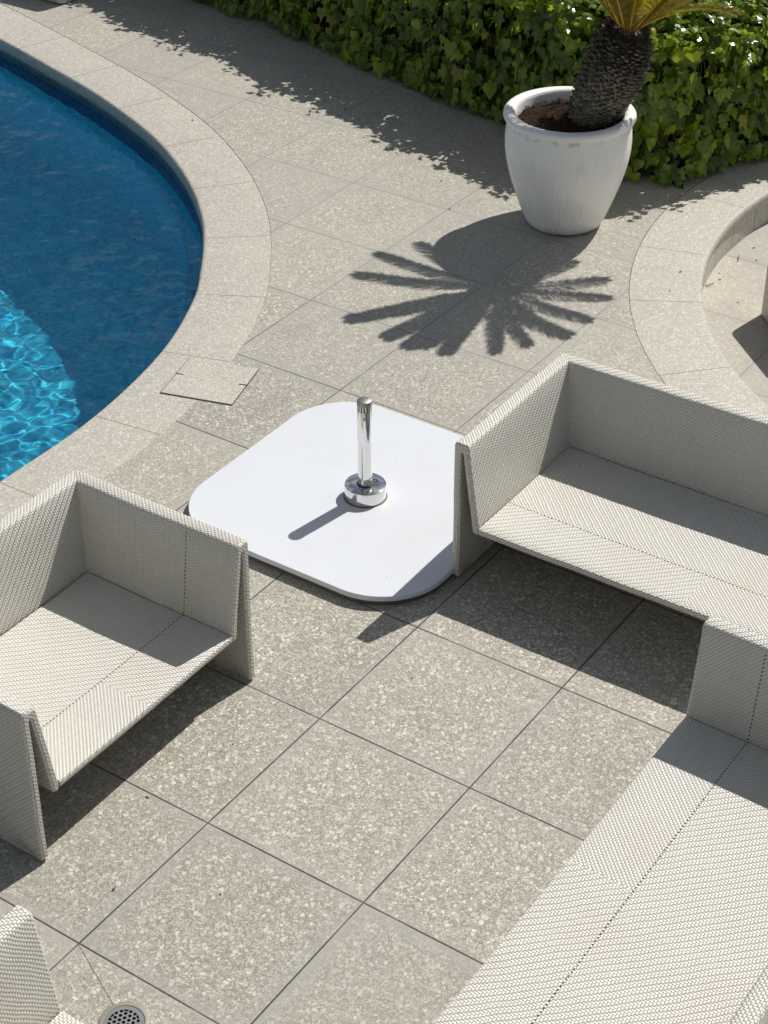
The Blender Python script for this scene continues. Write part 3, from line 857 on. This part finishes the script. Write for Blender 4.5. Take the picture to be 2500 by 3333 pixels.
# ------------------------------------------------------------------ cycad
BASE = Vector((-1.178, 5.125, .535)); APEX = Vector((-.968, 5.07, 1.06))
cy = empty('cycad_palm', BASE, 0, 'sago palm with a scaly leaning trunk growing in the white pot', 'palm')
ax = APEX - BASE
def tr_axis(t): return ax * t + Vector((.02, .0, 0)) * math.sin(math.pi * t)
def tr_rad(t): return .110 + .030 * math.sin(math.pi * min(1, t * 1.05)) - (.03 * max(0, t - .85) / .15)
V, F = [], []
axn = ax.normalized(); e1 = axn.orthogonal().normalized(); e2 = axn.cross(e1)
NS, NA = 24, 28
for s in range(NS + 1):
    t = s / NS; c = tr_axis(t)
    for a in range(NA): q = 2 * math.pi * a / NA; V.append(c + (e1 * math.cos(q) + e2 * math.sin(q)) * (tr_rad(t) - .006))
for s in range(NS):
    for a in range(NA): F.append((s * NA + a, s * NA + (a + 1) % NA, (s + 1) * NA + (a + 1) % NA, (s + 1) * NA + a))
F.append(tuple(NS * NA + a for a in range(NA)))
# old leaf bases, spiralling up
ga = math.pi * (3 - math.sqrt(5))
NSC = 760
for k in range(NSC):
    t = .0 + .93 * k / NSC; q = k * ga + rnd.uniform(-.05, .05); rad = tr_rad(t); c = tr_axis(t)
    o_ = e1 * math.cos(q) + e2 * math.sin(q); s_ = axn.cross(o_); p = c + o_ * (rad - .01)
    hw = rnd.uniform(.0085, .012); hh = rnd.uniform(.006, .0085); L = rnd.uniform(.016, .026) * (1 + .6 * t); u_ = (axn * .75 - o_ * 0).normalized()
    b = len(V); tip = p + o_ * L + axn * L * rnd.uniform(.15, .5)
    for (i_, j_) in ((-1, -1), (1, -1), (1, 1), (-1, 1)): V.append(p + s_ * hw * i_ + u_ * hh * j_)
    for (i_, j_) in ((-1, -1), (1, -1), (1, 1), (-1, 1)): V.append(tip + s_ * hw * .72 * i_ + u_ * hh * .6 * j_ - o_ * (.003 if j_ < 0 else 0))
    F += [(b, b + 1, b + 5, b + 4), (b + 1, b + 2, b + 6, b + 5), (b + 2, b + 3, b + 7, b + 6), (b + 3, b, b + 4, b + 7), (b + 4, b + 5, b + 6, b + 7)]
obj('trunk', V, F, M['bark'], cy)
V, F = [], []
for k in range(2300):
    t = 1.0 - abs(rnd.gauss(0, .20)); 
    if t < .42: continue
    q = rnd.random() * 6.283; rad = tr_rad(min(1, t)); c = tr_axis(t); o_ = e1 * math.cos(q) + e2 * math.sin(q)
    s_ = axn.cross(o_); p = c + o_ * (rad - .012); L = rnd.uniform(.025, .062); d = (o_ * rnd.uniform(.45, 1.0) + axn * rnd.uniform(.1, .9) + s_ * rnd.uniform(-.5, .5)).normalized()
    wd = rnd.uniform(.002, .0055); b = len(V); mid_ = p + d * L * .6; e_ = p + d * L - Vector((0, 0, rnd.uniform(0, .012)))
    V += [p - s_ * wd, p + s_ * wd, mid_ + s_ * wd * .8, mid_ - s_ * wd * .8, e_]; F += [(b, b + 1, b + 2, b + 3), (b + 3, b + 2, b + 4)]
for k in range(420):   # upright scale leaves in the heart
    q = rnd.random() * 6.283; r_ = .085 * math.sqrt(rnd.random()); o_ = e1 * math.cos(q) + e2 * math.sin(q); s_ = axn.cross(o_)
    p = tr_axis(1) + o_ * r_ - axn * .02; d = (axn + o_ * rnd.uniform(.1, .9)).normalized(); L = rnd.uniform(.03, .06); wd = rnd.uniform(.003, .006); b = len(V)
    V += [p - s_ * wd, p + s_ * wd, p + d * L]; F.append((b, b + 1, b + 2))
obj('fibre_crown', V, F, M['fibre'], cy)

def frond(P0, P1, lift, wmax, parent, seed, nl=96):
    rr_ = random.Random(seed)
    A = P0; C = P1; Bc = A.lerp(C, .5) + Vector((0, 0, lift))
    def pt(t): return A * (1 - t) ** 2 + Bc * 2 * t * (1 - t) + C * t * t
    def tg(t): return ((Bc - A) * 2 * (1 - t) + (C - Bc) * 2 * t).normalized()
    V, F, mi = [], [], []
    # stalk
    n = 16
    for k in range(n + 1):
        t = k / n; p = pt(t); d = tg(t); s_ = d.cross(Vector((0, 0, 1))).normalized(); u_ = s_.cross(d); r_ = .0062 * (1 - .75 * t)
        V += [p + s_ * r_, p + u_ * r_ * .8, p - s_ * r_, p - u_ * r_ * .8]
    for k in range(n):
        for a in range(4): F.append((k * 4 + a, k * 4 + (a + 1) % 4, k * 4 + 4 + (a + 1) % 4, k * 4 + 4 + a)); mi.append(1)
    for k in range(nl):
        t = .04 + .96 * k / (nl - 1); p = pt(t); d = tg(t); s0 = d.cross(Vector((0, 0, 1))).normalized(); u_ = s0.cross(d)
        env = max(.12, min(1, (t - .02) / .26)) ** .9 * (1 if t < .86 else max(.35, 1 - (t - .86) / .14 * .6))
        for sd in (-1, 1):
            L = wmax * env * rr_.uniform(.9, 1.08); fw = .55 + .75 * t
            dr = (s0 * sd * (.85 - .25 * t) + d * fw * .75 + u_ * rr_.uniform(.12, .34)).normalized()
            wd = .0048; b = len(V); sd_ = dr.cross(u_).normalized(); m_ = p + dr * L * .55; e_ = p + dr * L - Vector((0, 0, L * .12))
            V += [p - sd_ * wd * .7, p + sd_ * wd * .7, m_ + sd_ * wd, m_ - sd_ * wd, e_]
            F += [(b, b + 1, b + 2, b + 3), (b + 3, b + 2, b + 4)]; mi += [0, 0]
    o = obj('frond', V, F, [M['frond'], M['rachis']], parent)
    o.data.polygons.foreach_set('material_index', mi); return o
shk = 1 / math.tan(SUN_EL)
def from_shadow(gx, gy, h): return Vector((gx - SH.x * h * shk, gy - SH.y * h * shk, h))
tips = [(-1.705, 4.40, 1.36), (-1.815, 4.19, 1.40), (-1.775, 3.95, 1.42), (-1.545, 3.55, 1.46), (-1.50, 3.63, 1.50), (-1.30, 3.50, 1.48), (-1.165, 3.475, 1.48), (-1.10, 3.52, 1.52), (-.985, 3.53, 1.48), (-.80, 3.67, 1.45), (-.715, 3.81, 1.40),
        (-.615, 3.99, 1.235), (-.60, 4.175, 1.36), (-.63, 4.42, 1.36), (-.734, 4.58, 1.40), (-.95, 4.66, 1.42), (-1.25, 4.75, 1.42), (-1.42, 4.55, 1.40), (-1.15, 4.3, 1.62), (-1.05, 4.05, 1.66)]
for k, (gx, gy, h) in enumerate(tips):
    T_ = from_shadow(gx, gy, h)
    st_ = APEX + Vector(((T_ - APEX).x, (T_ - APEX).y, 0)).normalized() * .035 + Vector((0, 0, -.012))
    frond(st_ - BASE, T_ - BASE, rnd.uniform(.07, .12) if h < 1.3 else rnd.uniform(.02, .09), rnd.uniform(.092, .108), cy, k)

# ------------------------------------------------------------------ ivy hedge
HP = catmull([(-9.0, 7.6), (-7.2, 7.15), (-5.8, 6.78), (-4.9, 6.55), (-4.25, 6.45), (-3.5, 6.24), (-2.9, 6.10), (-2.25, 5.93), (-1.7, 5.78), (-1.25, 5.67), (-.98, 5.72), (-.83, 5.95), (-.68, 6.25), (-.45, 6.65), (-.1, 7.1), (.5, 7.6), (1.6, 8.1)], 10)
HP = resample(HP, .03); HN = normals2(HP)     # HN towards the patio
assert HN[len(HP) // 3].y < 0
HH = .83
LEAF = [(0, 0), (.26, -.13), (.50, .06), (.36, .26), (.47, .52), (.20, .56), (0, 1.0), (-.20, .56), (-.47, .52), (-.36, .26), (-.50, .06), (-.26, -.13)]
LEAF2 = [(0, 0), (.22, -.10), (.42, .10), (.40, .38), (.24, .62), (0, 1.0), (-.24, .62), (-.40, .38), (-.42, .10), (-.22, -.10)]
hv, hf = [], []
def add_leaf(c, down, nrm, size, r_):
    """down: way the tip points, nrm: way the blade faces"""
    nrm = (nrm - down * nrm.dot(down)).normalized(); s_ = down.cross(nrm).normalized(); b = len(hv)
    sh_ = LEAF if r_.random() < .7 else LEAF2
    fold = r_.uniform(.05, .32); cur = r_.uniform(.0, .35); asym = r_.uniform(.88, 1.12)
    hv.append(c + down * size * .33 + nrm * size * .03)
    for (x, y) in sh_:
        x *= asym; z = -fold * abs(x) - cur * y * y * .5
        hv.append(c + s_ * (x * size) + down * (y * size) + nrm * (z * size))
    n = len(sh_)
    for k in range(n): hf.append((b, b + 1 + k, b + 1 + (k + 1) % n))
rl = random.Random(21)
NHP = len(HP)
def hedge_pt(k, s, depth=0.0):
    """s in metres along the section: up the face, over the shoulder, back across the top"""
    p, n = HP[k], HN[k]; R_ = .27
    bul = .05 * noise.noise(Vector((p.x * 2.2, p.y * 2.2, s * 2.4))) + .035 * noise.noise(Vector((p.x * 6, p.y * 6, s * 6)))
    f = HH - R_
    if s < f: off = Vector((n.x, n.y, 0)); base = Vector((p.x, p.y, s)) - off * .02
    elif s < f + R_ * 1.571:
        a = (s - f) / R_; off = Vector((n.x * math.cos(a), n.y * math.cos(a), math.sin(a)))
        base = Vector((p.x - n.x * R_, p.y - n.y * R_, f)) + off * R_ - Vector((n.x, n.y, 0)) * .02
    else:
        b = s - f - R_ * 1.571; off = Vector((0, 0, 1)); base = Vector((p.x - n.x * (R_ + b), p.y - n.y * (R_ + b), HH)) - Vector((n.x, n.y, 0)) * .02
    return base + off * (bul - depth), off
k_lo, k_hi = nearest(HP, (-6.3, 6.9)), nearest(HP, (.6, 7.7))
NL = 17500
for q in range(NL):
    k = rl.randrange(k_lo, k_hi)
    top = rl.random() < .36
    s = rl.uniform(.70, 1.75) if top else rl.uniform(.015, .80)
    if not top and rl.random() < .12: s *= .3
    c, off = hedge_pt(k, s, rl.uniform(-.045, .04) if rl.random() < .5 else rl.uniform(.03, .13))
    size = rl.uniform(.052, .104) if rl.random() < .72 else rl.uniform(.026, .052)
    gapn = noise.noise(c * 5.5) + .5 * noise.noise(c * 12)
    if gapn < -.16 and rl.random() < .85: continue        # clumps, with dark gaps between them
    if off.z < .75:
        down = Vector((rl.uniform(-.45, .45), rl.uniform(-.3, .3), -1)) + off * rl.uniform(-.1, .5)
        nrm = off + Vector((rl.uniform(-.6, .6), rl.uniform(-.6, .6), rl.uniform(-.1, .7)))
    else:
        a = rl.random() * 6.283; down = Vector((math.cos(a), math.sin(a), rl.uniform(-.6, .35))) + Vector((HN[k].x, HN[k].y, 0)) * .5
        nrm = Vector((rl.uniform(-.6, .6), rl.uniform(-.6, .6), 1)) + Vector((HN[k].x, HN[k].y, 0)) * rl.uniform(0, .5)
    if c.z < .02: c.z = .02
    dn = down.normalized()
    if c.z + dn.z * size < .006: c.z = .006 - dn.z * size
    add_leaf(c, dn, nrm.normalized(), size, rl)
# young shoots standing off the top edge and the face
sv, sf = [], []
def shoot(k, s, L, r_):
    c, off = hedge_pt(k, s); d = (off * r_.uniform(.5, 1) + Vector((r_.uniform(-.6, .6), r_.uniform(-.6, .6), r_.uniform(.2, 1.0)))).normalized(); b = len(sv)
    e_ = c + d * L; s_ = d.orthogonal().normalized() * .0016; t_ = d.cross(s_).normalized() * .0016
    for p in (c, e_):
        for v in (s_, t_, -s_ - t_): sv.append(p + v)
    for a in range(3): sf.append((b + a, b + (a + 1) % 3, b + 3 + (a + 1) % 3, b + 3 + a))
    n = max(3, int(L / .022))
    for i in range(n):
        p = c + d * (L * (i + .6) / n); side = (d.orthogonal().normalized() * math.cos(i * 2.4) + d.cross(d.orthogonal()).normalized() * math.sin(i * 2.4))
        dn = (side + Vector((0, 0, r_.uniform(-.7, .2))) + d * .3).normalized(); add_leaf(p + side * .008, dn, (Vector((0, 0, 1)) + side * .4 + d * .2).normalized(), r_.uniform(.036, .07) * (1.1 - .4 * i / n), r_)
for q in range(330):
    k = rl.randrange(k_lo, k_hi); shoot(k, rl.uniform(.60, 1.15), rl.uniform(.05, .17), rl)
for q in range(60):
    k = rl.randrange(k_lo, k_hi); shoot(k, rl.uniform(.15, .6), rl.uniform(.05, .12), rl)
hedge = empty('ivy_hedge', (-2.25, 6.3, 0), 0, 'clipped ivy hedge of glossy lobed leaves along the back of the patio', 'hedge')
ho = Vector((-2.25, 6.3, 0))
obj('foliage', [v - ho for v in hv], hf, M['ivy'], hedge, smooth=False)
# woody stems in the gaps
for q in range(420):
    k = rl.randrange(k_lo, k_hi - 30); k2 = k + rl.randrange(-14, 14); s = 0.0; pts = []
    for i in range(6):
        t = i / 5; kk = int(k + (k2 - k) * t); c, off = hedge_pt(min(NHP - 1, max(0, kk)), .02 + t * rl.uniform(.55, .75), .06 + rl.uniform(-.02, .02)); pts.append(c)
    for a_, b_ in zip(pts, pts[1:]):
        d = (b_ - a_).normalized(); s_ = d.orthogonal().normalized() * .0035; t_ = d.cross(s_).normalized() * .0035; b = len(sv)
        for p in (a_, b_):
            for v in (s_, t_, -s_ - t_): sv.append(p + v)
        for a in range(3): sf.append((b + a, b + (a + 1) % 3, b + 3 + (a + 1) % 3, b + 3 + a))
obj('stems', [v - ho for v in sv], sf, M['ivystem'], hedge)
# near-black core sheet added to block light and stand for inner shade
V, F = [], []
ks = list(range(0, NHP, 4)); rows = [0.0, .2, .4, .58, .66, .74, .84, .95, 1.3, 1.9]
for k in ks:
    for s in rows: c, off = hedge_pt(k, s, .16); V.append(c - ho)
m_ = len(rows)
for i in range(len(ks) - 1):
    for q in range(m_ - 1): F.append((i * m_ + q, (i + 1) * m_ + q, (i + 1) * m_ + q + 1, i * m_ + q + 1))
obj('shade_core', V, F, M['hedgecore'], hedge)
# bed of earth the hedge grows in
bed = [p - n * .10 for p, n in zip(HP, HN)][::4]
bed = [p for p in bed]
vk = nearest(bed, (-.98, 5.80)); bed[vk] = Vector((-.885, 5.70))
loop = bed + [Vector((1.6, 12)), Vector((-9, 12))]
struct(poly_sheet('planting_bed', loop, .006, M['soil']))

# ------------------------------------------------------------------ bits of dry leaf on the paving
def crumb(x, y, z, s, yaw, label='tiny dark crumb of dry leaf lying on the paving'):
    V = [(-s, 0, .001), (-.2 * s, -.35 * s, .003), (s, -.1 * s, .002), (.3 * s, .4 * s, .004), (0, 0, .35 * s + .002)]
    F = [(0, 1, 4), (1, 2, 4), (2, 3, 4), (3, 0, 4)]
    o = obj('dry_leaf', V, F, M['dry'], loc=(x, y, z)); o.rotation_euler = (0, 0, yaw); tag(o, label, 'leaf', 'dry leaf crumbs on the paving')
def gp(X, Y, z=0):   # photo pixel (2500 wide) to a point on the plane z
    d = right * ((X - 1250) / 5853.277) - up * ((Y - 1666.5) / 5853.277) + fwd
    o_ = cam.matrix_world.translation; t = (z - o_.z) / d.z; return o_ + d * t
for (X, Y, z, s) in [(627, 392, 0, .011), (602, 101, 0, .015), (878, 125, 0, .012), (1124, 357, 0, .015), (1463, 681, 0, .009), (1493, 668, 0, .008), (1344, 795, 0, .008), (1437, 590, 0, .010), (370, 2896, 0, .010), (480, 2596, 0, .008), (759, 2423, 0, .006), (718, 2912, 0, .006), (1640, 2245, 0, .006), (1341, 2209, 0, .006), (2215, 885, .001, .011), (2180, 947, .001, .008), (2433, 436, .001, .010), (1345, 2420, 0, .005),
                     (2453, 808, LOWZ, .011), (2341, 890, LOWZ, .009), (2343, 911, LOWZ, .010), (2401, 986, LOWZ, .008), (2462, 849, LOWZ, .010)]:
    p = gp(X, Y, z); crumb(p.x, p.y, z, s, rnd.random() * 6)
def twig(pts, r_, label, mat='dry'):
    V, F = [], []
    P_ = catmull([Vector(p) for p in pts], 5)
    for k, p in enumerate(P_):
        d = (P_[min(k + 1, len(P_) - 1)] - P_[max(0, k - 1)]).normalized(); s_ = d.orthogonal().normalized() * r_; t_ = d.cross(s_).normalized() * r_
        V += [p + s_, p + t_, p - s_, p - t_]
        if k:
            for a in range(4): F.append((4 * k - 4 + a, 4 * k - 4 + (a + 1) % 4, 4 * k + (a + 1) % 4, 4 * k + a))
    tag(obj('twig', V, F, M[mat]), label, 'twig', 'fallen twigs on the lower paving')
def lowpt(X, Y, dz=.004): p = gp(X, Y, LOWZ); p.z += dz; return p
twig([lowpt(2296, 930), lowpt(2306, 933, .008), lowpt(2315, 930, .012), lowpt(2322, 926, .006)], .0022, 'short bent twig lying at the foot of the curved step')
twig([lowpt(2400, 854), lowpt(2404, 846, .008), lowpt(2403, 840, .01), lowpt(2406, 834, .005)], .0018, 'thin curled stalk on the lower paving near the ottoman')
